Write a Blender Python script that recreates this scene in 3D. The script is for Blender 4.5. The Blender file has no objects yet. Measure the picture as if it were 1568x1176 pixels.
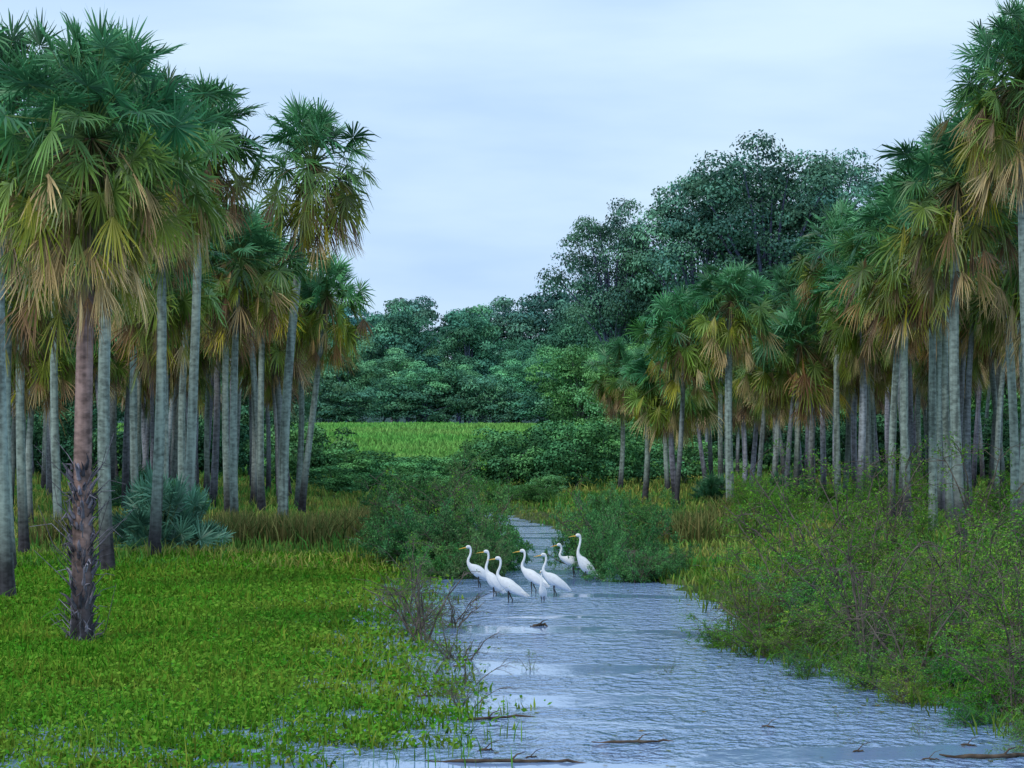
import bpy, math, random
import numpy as np
from mathutils import Vector

rng = np.random.default_rng(11)
random.seed(11)
scene = bpy.context.scene
COL = scene.collection


# ------------------------------------------------------------------ helpers
def norm(v):
    v = np.asarray(v, float)
    return v / (np.linalg.norm(v, axis=-1, keepdims=True) + 1e-9)


def sstep(a, b, x):
    t = np.clip((x - a) / (b - a), 0, 1)
    return t * t * (3 - 2 * t)


def wnoise(x, y, s=1.0, seed=0.0):
    x = x * s + seed * 3.1
    y = y * s - seed * 1.7
    return (np.sin(x * 1.3 + 1.7 * np.sin(y * 0.9 + seed)) + np.sin(y * 1.7 + 1.3 * np.sin(x * 1.1 + 2.0))
            + 0.6 * np.sin(x * 3.1 + y * 2.3 + seed) + 0.5 * np.sin(y * 4.3 - x * 2.9 + 1.0)) / 3.1


class MB:
    def __init__(self):
        self.v, self.f, self.c, self.m, self.n = [], [], [], [], 0

    def add(self, v, f, c, m=0):
        v = np.asarray(v, float).reshape(-1, 3)
        f = np.asarray(f, int).reshape(-1, 4)
        self.v.append(v)
        self.f.append(f + self.n)
        self.c.append(np.broadcast_to(np.asarray(c, float), (len(v), 3)))
        self.m.append(np.full(len(f), m))
        self.n += len(v)

    def mesh(self, name, mats, smooth=None):
        v = np.concatenate(self.v)
        f = np.concatenate(self.f)
        c = np.concatenate(self.c)
        m = np.concatenate(self.m)
        me = bpy.data.meshes.new(name)
        me.vertices.add(len(v))
        me.vertices.foreach_set("co", v.astype(np.float32).ravel())
        me.loops.add(len(f) * 4)
        me.loops.foreach_set("vertex_index", f.astype(np.int32).ravel())
        me.polygons.add(len(f))
        me.polygons.foreach_set("loop_start", (np.arange(len(f)) * 4).astype(np.int32))
        me.polygons.foreach_set("material_index", m.astype(np.int32))
        if smooth is not None:
            sm = np.isin(m, smooth)
            me.polygons.foreach_set("use_smooth", sm)
        me.update(calc_edges=True)
        at = me.color_attributes.new("Col", 'FLOAT_COLOR', 'POINT')
        rgba = np.ones((len(v), 4), np.float32)
        rgba[:, :3] = c
        at.data.foreach_set("color", rgba.ravel())
        for mt in mats:
            me.materials.append(mt)
        return me


def obj(name, me, loc=(0, 0, 0), rot=(0, 0, 0), sc=(1, 1, 1), color=(1, 1, 1, 1), parent=None):
    o = bpy.data.objects.new(name, me)
    COL.objects.link(o)
    o.location = loc
    o.rotation_euler = rot
    o.scale = sc
    o.color = color
    if parent:
        o.parent = parent
    return o


def tube(mb, pts, rad, col, sides=6, m=0, rad2=None, ref=None):
    pts = np.asarray(pts, float)
    K = len(pts)
    t = norm(np.gradient(pts, axis=0))
    if ref is None:
        ref = np.array([0, 1.0, 0]) if abs(t[:, 2].mean()) > 0.7 else np.array([0, 0, 1.0])
    n1 = norm(np.cross(t, ref))
    n2 = norm(np.cross(t, n1))
    a = np.linspace(0, 2 * np.pi, sides, endpoint=False)
    rad = np.broadcast_to(np.asarray(rad, float), (K,))
    r2 = rad if rad2 is None else np.asarray(rad2, float)
    v = pts[:, None] + n1[:, None] * (np.cos(a)[None, :, None] * rad[:, None, None]) + n2[:, None] * (
        np.sin(a)[None, :, None] * r2[:, None, None])
    i = np.arange(K - 1)[:, None] * sides
    j = np.arange(sides)[None]
    jn = (j + 1) % sides
    f = np.stack([i + j, i + jn, i + sides + jn, i + sides + j], -1).reshape(-1, 4)
    col = np.asarray(col, float)
    if col.ndim == 2:
        col = np.repeat(col, sides, axis=0)
    mb.add(v.reshape(-1, 3), f, col, m)


def cr(P, n):
    P = np.asarray(P, float)
    Q = np.vstack([2 * P[0] - P[1], P, 2 * P[-1] - P[-2]])
    out = []
    for u in np.linspace(0, len(P) - 1 - 1e-6, n):
        k = int(u)
        t = u - k
        a, b, c, d = Q[k], Q[k + 1], Q[k + 2], Q[k + 3]
        out.append(0.5 * ((2 * b) + (-a + c) * t + (2 * a - 5 * b + 4 * c - d) * t * t + (-a + 3 * b - 3 * c + d) * t ** 3))
    return np.array(out)


def leaves(mb, c, n, s, col, rr, m=0, asp=0.5):
    n = norm(n)
    t = norm(np.cross(n, rr.normal(size=n.shape)))
    b = np.cross(n, t)
    s = s[:, None]
    v = np.stack([c - t * s, c + b * s * asp, c + t * s, c - b * s * asp], 1)
    N = len(c)
    f = np.arange(N * 4).reshape(N, 4)
    mb.add(v.reshape(-1, 3), f, np.repeat(col, 4, axis=0), m)


# ------------------------------------------------------------------ materials
def newmat(name):
    m = bpy.data.materials.new(name)
    m.use_nodes = True
    nt = m.node_tree
    nt.nodes.clear()
    return m, nt, nt.nodes, nt.links


def foliage_mat(name, transl=0.3, rough=0.5, spec=0.35, gain=1.0, sat=1.0):
    m, nt, N, L = newmat(name)
    out = N.new('ShaderNodeOutputMaterial')
    att = N.new('ShaderNodeAttribute')
    att.attribute_name = 'Col'
    oi = N.new('ShaderNodeObjectInfo')
    mul = N.new('ShaderNodeMix')
    mul.data_type = 'RGBA'
    mul.blend_type = 'MULTIPLY'
    mul.inputs[0].default_value = 1
    L.new(att.outputs['Color'], mul.inputs[6])
    L.new(oi.outputs['Color'], mul.inputs[7])
    hsv = N.new('ShaderNodeHueSaturation')
    hsv.inputs['Saturation'].default_value = sat
    mr = N.new('ShaderNodeMapRange')
    mr.inputs[3].default_value = 0.8 * gain
    mr.inputs[4].default_value = 1.2 * gain
    L.new(oi.outputs['Random'], mr.inputs[0])
    L.new(mr.outputs[0], hsv.inputs['Value'])
    L.new(mul.outputs[2], hsv.inputs['Color'])
    if spec > 0:
        p = N.new('ShaderNodeBsdfPrincipled')
        p.inputs['Roughness'].default_value = rough
        p.inputs['Specular IOR Level'].default_value = spec
        L.new(hsv.outputs[0], p.inputs['Base Color'])
    else:
        p = N.new('ShaderNodeBsdfDiffuse')
        L.new(hsv.outputs[0], p.inputs['Color'])
    if transl > 0:
        tr = N.new('ShaderNodeBsdfTranslucent')
        mx = N.new('ShaderNodeMixShader')
        mx.inputs[0].default_value = transl
        L.new(hsv.outputs[0], tr.inputs['Color'])
        L.new(p.outputs[0], mx.inputs[1])
        L.new(tr.outputs[0], mx.inputs[2])
        L.new(mx.outputs[0], out.inputs[0])
    else:
        L.new(p.outputs[0], out.inputs[0])
    return m


def bark_mat(name, zscale=9.0):
    m, nt, N, L = newmat(name)
    out = N.new('ShaderNodeOutputMaterial')
    att = N.new('ShaderNodeAttribute')
    att.attribute_name = 'Col'
    oi = N.new('ShaderNodeObjectInfo')
    geo = N.new('ShaderNodeNewGeometry')
    mp = N.new('ShaderNodeMapping')
    mp.inputs['Scale'].default_value = (5, 5, zscale)
    L.new(geo.outputs['Position'], mp.inputs[0])
    nz = N.new('ShaderNodeTexNoise')
    nz.inputs['Scale'].default_value = 1.6
    nz.inputs['Detail'].default_value = 5
    L.new(mp.outputs[0], nz.inputs[0])
    mp2 = N.new('ShaderNodeMapping')
    mp2.inputs['Scale'].default_value = (6, 6, 0.35)
    L.new(geo.outputs['Position'], mp2.inputs[0])
    nz2 = N.new('ShaderNodeTexNoise')
    nz2.inputs['Scale'].default_value = 1.5
    L.new(mp2.outputs[0], nz2.inputs[0])
    ad = N.new('ShaderNodeMath')
    ad.operation = 'ADD'
    L.new(nz.outputs[0], ad.inputs[0])
    L.new(nz2.outputs[0], ad.inputs[1])
    mr = N.new('ShaderNodeMapRange')
    mr.inputs[1].default_value = 0.75
    mr.inputs[2].default_value = 1.25
    mr.inputs[3].default_value = 0.45
    mr.inputs[4].default_value = 1.55
    L.new(ad.outputs[0], mr.inputs[0])
    mul = N.new('ShaderNodeMix')
    mul.data_type = 'RGBA'
    mul.blend_type = 'MULTIPLY'
    mul.inputs[0].default_value = 1
    L.new(att.outputs['Color'], mul.inputs[6])
    L.new(oi.outputs['Color'], mul.inputs[7])
    vm = N.new('ShaderNodeVectorMath')
    vm.operation = 'SCALE'
    L.new(mul.outputs[2], vm.inputs[0])
    L.new(mr.outputs[0], vm.inputs['Scale'])
    p = N.new('ShaderNodeBsdfPrincipled')
    p.inputs['Roughness'].default_value = 0.85
    p.inputs['Specular IOR Level'].default_value = 0.2
    L.new(vm.outputs[0], p.inputs['Base Color'])
    bp = N.new('ShaderNodeBump')
    bp.inputs['Strength'].default_value = 0.5
    bp.inputs['Distance'].default_value = 0.02
    L.new(ad.outputs[0], bp.inputs['Height'])
    L.new(bp.outputs[0], p.inputs['Normal'])
    L.new(p.outputs[0], out.inputs[0])
    return m


def simple_mat(name, col, rough=0.6, nscale=30, var=0.15):
    m, nt, N, L = newmat(name)
    out = N.new('ShaderNodeOutputMaterial')
    tc = N.new('ShaderNodeTexCoord')
    nz = N.new('ShaderNodeTexNoise')
    nz.inputs['Scale'].default_value = nscale
    L.new(tc.outputs['Object'], nz.inputs[0])
    rp = N.new('ShaderNodeValToRGB')
    rp.color_ramp.elements[0].position = 0.3
    rp.color_ramp.elements[1].position = 0.7
    rp.color_ramp.elements[0].color = (*[c * (1 - var) for c in col], 1)
    rp.color_ramp.elements[1].color = (*[min(1, c * (1 + var)) for c in col], 1)
    L.new(nz.outputs[0], rp.inputs[0])
    p = N.new('ShaderNodeBsdfPrincipled')
    p.inputs['Roughness'].default_value = rough
    L.new(rp.outputs[0], p.inputs['Base Color'])
    L.new(p.outputs[0], out.inputs[0])
    return m


M_FROND = foliage_mat("palm_frond", 0.2, 0.42, 0.45, 1.55, 1.18)
M_LEAF = foliage_mat("broad_leaf", 0.0, 0.5, 0.0, 1.85, 0.98)
M_SHRUB = foliage_mat("shrub_leaf", 0.25, 0.5, 0.0, 1.55, 1.12)
M_GRASS = foliage_mat("grass_blade", 0.25, 0.5, 0.0, 1.38, 1.08)
M_BARK = bark_mat("bark")
M_WHITE = simple_mat("white_feathers", (0.82, 0.82, 0.82), 0.6, 25, 0.06)
M_BILL = simple_mat("yellow_bill", (0.75, 0.42, 0.05), 0.4, 20, 0.1)
M_BLACK = simple_mat("black_leg", (0.03, 0.03, 0.03), 0.5, 20, 0.2)

# ------------------------------------------------------------------ terrain
LY = np.array([-60, 10, 19, 21.3, 22.5, 24.9, 28, 32, 37.3, 44.8, 53, 62, 75, 83, 90, 95, 5000])
LX = np.array([-12, -12, -4.8, -2.2, -1.1, -0.55, -0.95, -1.3, -1.7, -1.8, -1.1, -1.4, -1.7, -1.9, -2.9, -4.0, -4.0])
RX = np.array([12, 12, 7.0, 5.6, 4.9, 4.3, 3.7, 3.0, 3.5, 3.0, 2.8, 1.8, 0.8, -0.3, -2.2, -4.0, -4.0])


def dist_ch(x, y):
    l = np.interp(y, LY, LX)
    r = np.interp(y, LY, RX)
    d = np.maximum(l - x, x - r)
    return d + 0.32 * wnoise(x, y, 1.6, 2.0) + 0.18 * wnoise(x, y, 5.0, 1.0)


def gh(x, y):
    x = np.asarray(x, float)
    y = np.asarray(y, float)
    d = dist_ch(x, y)
    c = (np.interp(y, LY, LX) + np.interp(y, LY, RX)) / 2
    left = (x < c)
    marsh = np.where(left, 1 - sstep(44, 52, y), (1 - sstep(30, 38, y)))
    near = 1 - sstep(22, 28, y)
    bank = 0.14 + 0.08 * wnoise(x, y, 0.35, 4)
    mz = -0.03 + 0.045 * wnoise(x, y, 1.1, 5) - 0.07 * near + 0.07 * sstep(2.0, 6, d) * (1 - near)
    land = bank * (1 - marsh) + mz * marsh
    z = -0.4 + (0.4 + land) * sstep(-1.2, 0.5, d)
    z = z + 2.45 * sstep(118, 215, y) + 0.12 * wnoise(x, y, 0.12, 7) * sstep(60, 120, y)
    z = z + 14 * sstep(290, 900, y)
    return z


def axis_vals(a, b, step, far_lo, far_hi):
    core = np.arange(a, b, step)
    lo, hi = [], []
    s, p = step, a
    while p > far_lo:
        s *= 1.18
        p -= s
        lo.append(p)
    s, p = step, b
    while p < far_hi:
        s *= 1.10 if p < 400 else 1.3
        p += s
        hi.append(p)
    return np.array(lo[::-1] + list(core) + hi)


xs = axis_vals(-14, 14, 0.22, -1500, 1500)
ys = axis_vals(16, 100, 0.35, -300, 3500)
X, Y = np.meshgrid(xs, ys)
Z = gh(X, Y)
nx, ny = len(xs), len(ys)
i = np.arange(ny - 1)[:, None] * nx
j = np.arange(nx - 1)[None]
F = np.stack([i + j, i + j + 1, i + nx + j + 1, i + nx + j], -1).reshape(-1, 4)


def ground_mat():
    m, nt, N, L = newmat("ground_soil_grass")
    out = N.new('ShaderNodeOutputMaterial')
    geo = N.new('ShaderNodeNewGeometry')
    att = N.new('ShaderNodeAttribute')
    att.attribute_name = 'Col'
    nz = N.new('ShaderNodeTexNoise')
    nz.inputs['Scale'].default_value = 2.5
    nz.inputs['Detail'].default_value = 8
    L.new(geo.outputs['Position'], nz.inputs[0])
    mr = N.new('ShaderNodeMapRange')
    mr.inputs[1].default_value = 0.3
    mr.inputs[2].default_value = 0.7
    mr.inputs[3].default_value = 0.5
    mr.inputs[4].default_value = 1.4
    L.new(nz.outputs[0], mr.inputs[0])
    vm = N.new('ShaderNodeVectorMath')
    vm.operation = 'SCALE'
    L.new(att.outputs['Color'], vm.inputs[0])
    L.new(mr.outputs[0], vm.inputs['Scale'])
    p = N.new('ShaderNodeBsdfPrincipled')
    p.inputs['Roughness'].default_value = 0.95
    p.inputs['Specular IOR Level'].default_value = 0.1
    L.new(vm.outputs[0], p.inputs['Base Color'])
    bp = N.new('ShaderNodeBump')
    bp.inputs['Distance'].default_value = 0.1
    L.new(nz.outputs[0], bp.inputs['Height'])
    L.new(bp.outputs[0], p.inputs['Normal'])
    L.new(p.outputs[0], out.inputs[0])
    return m


def ground_col(x, y):
    k = 0.5 + 0.5 * wnoise(x, y, 0.5, 3)
    a = np.array([0.05, 0.10, 0.025])
    b = np.array([0.10, 0.115, 0.04])
    c = a + (b - a) * k[..., None]
    far = sstep(120, 150, y)[..., None]
    c = c * (1 - far) + far * np.array([0.13, 0.30, 0.08])
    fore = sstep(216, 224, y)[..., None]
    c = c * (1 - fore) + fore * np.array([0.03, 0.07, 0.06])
    return c


mb = MB()
mb.add(np.stack([X, Y, Z], -1).reshape(-1, 3), F, ground_col(X, Y).reshape(-1, 3), 0)
obj("ground", mb.mesh("ground", [ground_mat()], smooth=[0]))


# ------------------------------------------------------------------ water
def water_mat():
    m, nt, N, L = newmat("rippled_water")
    out = N.new('ShaderNodeOutputMaterial')
    geo = N.new('ShaderNodeNewGeometry')

    def noise(scale, vec, detail=3):
        mp = N.new('ShaderNodeMapping')
        mp.inputs['Scale'].default_value = vec
        L.new(geo.outputs['Position'], mp.inputs[0])
        nz = N.new('ShaderNodeTexNoise')
        nz.inputs['Scale'].default_value = scale
        nz.inputs['Detail'].default_value = detail
        L.new(mp.outputs[0], nz.inputs[0])
        return nz
    n1 = noise(4.6, (1.1, 0.65, 1), 4)
    n2 = noise(13.0, (1.0, 0.5, 1), 2)
    big = noise(0.55, (0.35, 1.0, 1), 4)
    mr = N.new('ShaderNodeMapRange')
    mr.inputs[1].default_value = 0.45
    mr.inputs[2].default_value = 0.52
    mr.inputs[3].default_value = 0.02
    mr.inputs[4].default_value = 1.0
    L.new(big.outputs[0], mr.inputs[0])
    s = N.new('ShaderNodeMath')
    s.operation = 'MULTIPLY_ADD'
    s.inputs[1].default_value = 0.4
    L.new(n2.outputs[0], s.inputs[0])
    L.new(n1.outputs[0], s.inputs[2])
    bp = N.new('ShaderNodeBump')
    bp.inputs['Distance'].default_value = 0.14
    L.new(mr.outputs[0], bp.inputs['Strength'])
    L.new(s.outputs[0], bp.inputs['Height'])
    p = N.new('ShaderNodeBsdfPrincipled')
    p.inputs['Base Color'].default_value = (0.21, 0.33, 0.56, 1)
    p.inputs['Roughness'].default_value = 0.06
    p.inputs['IOR'].default_value = 1.5
    L.new(bp.outputs[0], p.inputs['Normal'])
    L.new(p.outputs[0], out.inputs[0])
    return m


mb = MB()
mb.add([(-60, -80, 0), (60, -80, 0), (60, 100, 0), (-60, 100, 0)], [(0, 1, 2, 3)], (1, 1, 1))
obj("water", mb.mesh("water", [water_mat()]))


# ------------------------------------------------------------------ grass
def blades(name, x, y, hgt, wid, col, rr, lean=0.35, zmin=-0.04):
    n = len(x)
    z = np.maximum(gh(x, y), zmin) - 0.01
    az = rr.uniform(0, 2 * np.pi, n)
    la = rr.uniform(0, 2 * np.pi, n)
    ln = np.abs(rr.normal(0, lean, n)) * hgt
    sx, sy = np.cos(az) * wid / 2, np.sin(az) * wid / 2
    dx, dy = np.cos(la) * ln, np.sin(la) * ln
    P = []
    for t, w in ((0, 0.6), (0.55, 1.0), (1.0, 0.1)):
        cx, cy, cz = x + dx * t * t, y + dy * t * t, z + hgt * (t - 0.15 * t * t * (ln / hgt))
        P.append(np.stack([cx - sx * w, cy - sy * w, cz], -1))
        P.append(np.stack([cx + sx * w, cy + sy * w, cz], -1))
    V = np.stack(P, 1).reshape(-1, 3)
    b = np.arange(n)[:, None] * 6
    f = np.concatenate([b + [0, 1, 3, 2], b + [2, 3, 5, 4]], 1).reshape(-1, 4)
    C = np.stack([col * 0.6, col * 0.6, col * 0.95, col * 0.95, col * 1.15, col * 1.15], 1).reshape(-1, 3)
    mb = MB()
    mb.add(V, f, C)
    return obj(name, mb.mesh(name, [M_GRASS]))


def pal(rr, n, A, B, k):
    A, B = np.array(A), np.array(B)
    c = A + (B - A) * np.clip(k, 0, 1)[:, None]
    return c * rr.uniform(0.5, 1.5, n)[:, None]


# left marsh plants (stand in shallow water, broken by small open patches)
n = 150000
y = 19.5 + (52 - 19.5) * rng.random(n) ** 1.15
x = rng.uniform(-0.225, 0.02, n) * y
d = dist_ch(x, y)
keepw = sstep(-1.0, 0.8, d) ** 1.4
p1 = 0.5 + 0.5 * wnoise(x, y, 2.6, 6)
p2 = 0.5 + 0.5 * wnoise(x, y, 7.5, 8)
patch = 0.45 * p1 + 0.55 * p2
nearw = 1 - sstep(21.8, 27.5, y)
edge = 1 - sstep(0.3, 2.2, d)
open_ = np.clip(0.9 * nearw + 0.85 * edge, 0.15, 1)
keep = (rng.random(n) < keepw * (1 - open_ * sstep(0.66, 0.42, patch)) * (0.5 + 0.5 * patch)) & (x < 1)
x, y, d, patch = x[keep], y[keep], d[keep], patch[keep]
n = len(x)
hg = rng.uniform(0.06, 0.17, n) * (0.6 + 0.9 * patch)
tall = rng.random(n) < 0.06
hg = np.where(tall, hg * 2.0, hg)
wd = (0.012 + 0.00040 * y) * rng.uniform(0.6, 1.4, n)
wd = np.where(tall, wd * 0.6, wd)
kk = 0.30 + 0.4 * wnoise(x, y, 0.6, 9) + 0.35 * (1 - sstep(0.3, 2.2, d)) + rng.normal(0, 0.25, n)
colg = pal(rng, n, (0.06, 0.19, 0.024), (0.19, 0.22, 0.045), kk)
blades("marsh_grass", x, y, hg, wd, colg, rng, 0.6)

# low broad-leaved water plants mixed through the marsh
n = 110000
y = 19.8 + (52 - 19.8) * rng.random(n) ** 1.2
x = rng.uniform(-0.225, 0.02, n) * y
d = dist_ch(x, y)
patch = 0.5 + 0.25 * wnoise(x, y, 2.6, 6) + 0.25 * wnoise(x, y, 7.5, 8)
nearw = 1 - sstep(21.8, 27.5, y)
edge = 1 - sstep(0.3, 2.2, d)
open_ = np.clip(0.9 * nearw + 0.9 * edge, 0.1, 1)
keep = (rng.random(n) < sstep(-0.9, 0.6, d) * (1 - open_ * sstep(0.62, 0.45, patch)))
x, y = x[keep], y[keep]
n = len(x)
z = np.maximum(gh(x, y), 0) + rng.uniform(0.015, 0.11, n)
mb = MB()
col = pal(rng, n, (0.065, 0.21, 0.03), (0.17, 0.27, 0.05), 0.4 + 0.4 * wnoise(x, y, 0.9, 31) + rng.normal(0, 0.25, n))
leaves(mb, np.stack([x, y, z], -1), UP0 if False else np.array([0, -0.25, 1.0]) + rng.normal(0, 0.55, (n, 3)),
       (0.016 + 0.0005 * y) * rng.uniform(0.6, 1.35, n), col, rng, 0, 0.62)
obj("water_plants", mb.mesh("water_plants", [M_GRASS]))

# thin upright stalks in the open water, bottom centre
n = 1100
y = rng.uniform(20.8, 26.5, n)
x = rng.uniform(-4.2, 0.35, n)
keep = (rng.random(n) < sstep(0.45, 0.75, 0.5 + 0.5 * wnoise(x, y, 3.2, 21)) * sstep(0.5, -0.6, x))
x, y = x[keep], y[keep]
n = len(x)
blades("marsh_grass", x, y, rng.uniform(0.12, 0.34, n), np.full(n, 0.012), pal(rng, n, (0.05, 0.16, 0.025), (0.12, 0.20, 0.04), rng.random(n)), rng, 0.25)

# right marsh, among the shrubs
n = 70000
y = rng.uniform(20, 48, n)
x = rng.uniform(0.05, 0.27, n) * y
d = dist_ch(x, y)
p1 = 0.5 + 0.5 * wnoise(x, y, 2.0, 16)
keep = rng.random(n) < sstep(-0.5, 0.8, d) * (0.25 + 0.75 * sstep(0.4, 0.7, p1))
x, y = x[keep], y[keep]
n = len(x)
blades("marsh_grass", x, y, rng.uniform(0.08, 0.32, n), (0.010 + 0.0004 * y), pal(rng, n, (0.06, 0.17, 0.028), (0.17, 0.21, 0.05), rng.random(n)), rng, 0.55)

# bank grass, both sides of the channel
n = 250000
y = 34 + (135 - 34) * rng.random(n)
x = rng.uniform(-0.24, 0.26, n) * y
d = dist_ch(x, y)
left = x < -1.0
keep = (d > -0.1) & ~((left) & (y < 48)) & (rng.random(n) < 0.55 + 0.45 * wnoise(x, y, 0.9, 1))
x, y, d = x[keep], y[keep], d[keep]
n = len(x)
tus = sstep(0.1, 0.7, wnoise(x, y, 0.8, 12))
hg = rng.uniform(0.15, 0.36, n) * (0.7 + 0.9 * tus) * (0.5 + 0.5 * sstep(0, 1.5, d))
wd = (0.008 + 0.0004 * y) * rng.uniform(0.7, 1.3, n)
kk = 0.38 + 0.6 * wnoise(x, y, 0.45, 15) + rng.normal(0, 0.22, n)
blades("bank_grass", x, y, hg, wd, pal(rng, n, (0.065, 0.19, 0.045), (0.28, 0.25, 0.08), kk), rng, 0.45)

# reed tussocks in front of the left palms
n = 9000
cx = np.array([-5.2, -4.4, -3.7, -5.9, -3.2, -6.4, -2.7, -8.6, -9.8, 5.0, 6.0, 3.9])
cy = np.array([58, 57, 60, 57, 62, 60, 58, 60, 57, 62, 70, 58.0])
k = rng.integers(0, len(cx), n)
x = cx[k] + rng.normal(0, 0.3, n)
y = cy[k] + rng.normal(0, 0.6, n)
hg = rng.uniform(0.35, 0.85, n)
blades("reed_tussocks", x, y, hg, np.full(n, 0.03), pal(rng, n, (0.06, 0.11, 0.035), (0.19, 0.16, 0.07), rng.random(n)), rng, 0.45)

# far bright meadow
n = 60000
y = rng.uniform(128, 220, n)
x = rng.uniform(-0.16, 0.08, n) * y
hg = rng.uniform(0.2, 0.45, n)
blades("meadow_grass", x, y, hg, np.full(n, 0.14), pal(rng, n, (0.11, 0.30, 0.08), (0.21, 0.34, 0.11), 0.5 + 0.5 * wnoise(x, y, 0.2, 2)), rng, 0.3)


# ------------------------------------------------------------------ palms
UP = np.array([0, 0, 1.0])


def fan(mb, o, ax, R, spread, n, droop, col, rr, roll=0.0):
    ax = norm(ax)
    sd = np.cross(ax, UP)
    if np.linalg.norm(sd) < 0.15:
        sd = np.cross(ax, [math.cos(roll * 7), math.sin(roll * 7), 0])
    sd = norm(sd)
    nm = np.cross(sd, ax)
    c, s = math.cos(roll), math.sin(roll)
    sd, nm = sd * c + nm * s, nm * c - sd * s
    a = np.linspace(-spread / 2, spread / 2, n) + rr.normal(0, 0.035, n)
    da = spread / n
    dd = np.cos(a)[:, None] * ax + np.sin(a)[:, None] * sd
    pp = -np.sin(a)[:, None] * ax + np.cos(a)[:, None] * sd
    sgn = np.where(np.arange(n) % 2 == 0, 1, -1)[:, None]
    pp = norm(pp + nm * 0.6 * sgn)
    L = R * (0.72 + 0.28 * np.cos(a * 0.6)) * rr.uniform(0.78, 1.1, n)
    P, C = [], []
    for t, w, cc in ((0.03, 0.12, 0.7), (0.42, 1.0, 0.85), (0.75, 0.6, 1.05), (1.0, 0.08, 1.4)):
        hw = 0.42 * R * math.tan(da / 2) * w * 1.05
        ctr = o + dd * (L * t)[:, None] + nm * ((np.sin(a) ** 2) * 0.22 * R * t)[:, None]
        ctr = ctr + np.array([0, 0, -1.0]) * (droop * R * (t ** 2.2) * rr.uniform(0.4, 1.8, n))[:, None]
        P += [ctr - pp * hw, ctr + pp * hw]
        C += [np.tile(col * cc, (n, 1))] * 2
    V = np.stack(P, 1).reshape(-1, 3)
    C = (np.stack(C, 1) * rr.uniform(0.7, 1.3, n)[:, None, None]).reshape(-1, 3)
    b = np.arange(n)[:, None] * 8
    f = np.concatenate([b + [0, 1, 3, 2], b + [2, 3, 5, 4], b + [4, 5, 7, 6]], 1).reshape(-1, 4)
    mb.add(V, f, C, 0)


def lerp(a, b, t):
    return np.array(a) * (1 - t) + np.array(b) * t


def palm_crown(seed, ng=72, nd=36, size=1.0, tan=1.0, segs=26, skirt=1.0, rs=0.86):
    rr = np.random.default_rng(seed)
    mb = MB()
    ga = 2.39996
    for i in range(ng):
        u = (i + 0.5) / ng
        el = math.radians(86 - 140 * u ** 1.0 + rr.normal(0, 8))
        az = i * ga + rr.normal(0, 0.2)
        d = np.array([math.cos(az) * math.cos(el), math.sin(az) * math.cos(el), math.sin(el)])
        Lp = size * rr.uniform(0.45, 1.18) * (0.78 + 0.22 * math.cos(el))
        el2 = el - math.radians(5 + 30 * u + rr.uniform(-16, 16))
        az2 = az + rr.normal(0, 0.35)
        ax = np.array([math.cos(az2) * math.cos(el2), math.sin(az2) * math.cos(el2), math.sin(el2)])
        o = d * Lp + np.array([0, 0, -0.05 - 0.12 * u])
        if u < 0.5:
            col = lerp((0.090, 0.20, 0.10), (0.05, 0.14, 0.065), u / 0.5)
        else:
            col = lerp((0.05, 0.14, 0.055), (0.16, 0.18, 0.04), (u - 0.5) / 0.5)
        col = col * rr.uniform(0.55, 1.45)
        R = size * rs * rr.uniform(0.46, 0.74)
        tube(mb, [np.zeros(3), d * Lp * 0.5 + np.array([0, 0, 0.03]), o], [0.018, 0.012, 0.008],
             np.array([0.10, 0.15, 0.06]), 3, 0)
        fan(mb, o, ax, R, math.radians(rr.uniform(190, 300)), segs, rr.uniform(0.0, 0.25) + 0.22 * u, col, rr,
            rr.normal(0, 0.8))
    for i in range(nd):
        u = (i + 0.5) / nd
        el = math.radians(-25 - 48 * u + rr.normal(0, 8))
        az = i * ga + 1.0 + rr.normal(0, 0.2)
        d = np.array([math.cos(az) * math.cos(el), math.sin(az) * math.cos(el), math.sin(el)])
        Lp = size * rr.uniform(0.55, 1.15)
        o = d * Lp + np.array([0, 0, -0.12 - 0.45 * u * skirt])
        el2 = math.radians(rr.uniform(-89, -50))
        ax = np.array([math.cos(az) * math.cos(el2), math.sin(az) * math.cos(el2), math.sin(el2)])
        t = rr.random()
        if t < 0.28:
            col = lerp((0.10, 0.14, 0.045), (0.28, 0.25, 0.05), rr.random())
        elif t < 0.28 + 0.36 * tan:
            col = lerp((0.28, 0.20, 0.10), (0.48, 0.38, 0.22), rr.random())
        else:
            col = lerp((0.10, 0.065, 0.04), (0.21, 0.13, 0.07), rr.random())
        tube(mb, [np.zeros(3), d * Lp * 0.6, o], [0.018, 0.012, 0.008], np.array([0.16, 0.13, 0.07]), 3, 0)
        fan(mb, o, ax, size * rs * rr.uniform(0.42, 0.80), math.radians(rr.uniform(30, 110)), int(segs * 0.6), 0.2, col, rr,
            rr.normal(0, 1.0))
    return mb.mesh("palm_crown_mesh", [M_FROND])


CROWNS = [palm_crown(100 + k, int(rng.integers(64, 82)), int(rng.integers(30, 50)), rng.uniform(0.98, 1.12), rng.uniform(0.6, 1.2)) for k in range(8)]
CROWN_A = palm_crown(301, 150, 100, 1.22, 1.6, 28, 1.35, 0.66)
CROWN_B = palm_crown(302, 130, 80, 1.22, 1.4, 28, 1.25, 0.68)


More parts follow.
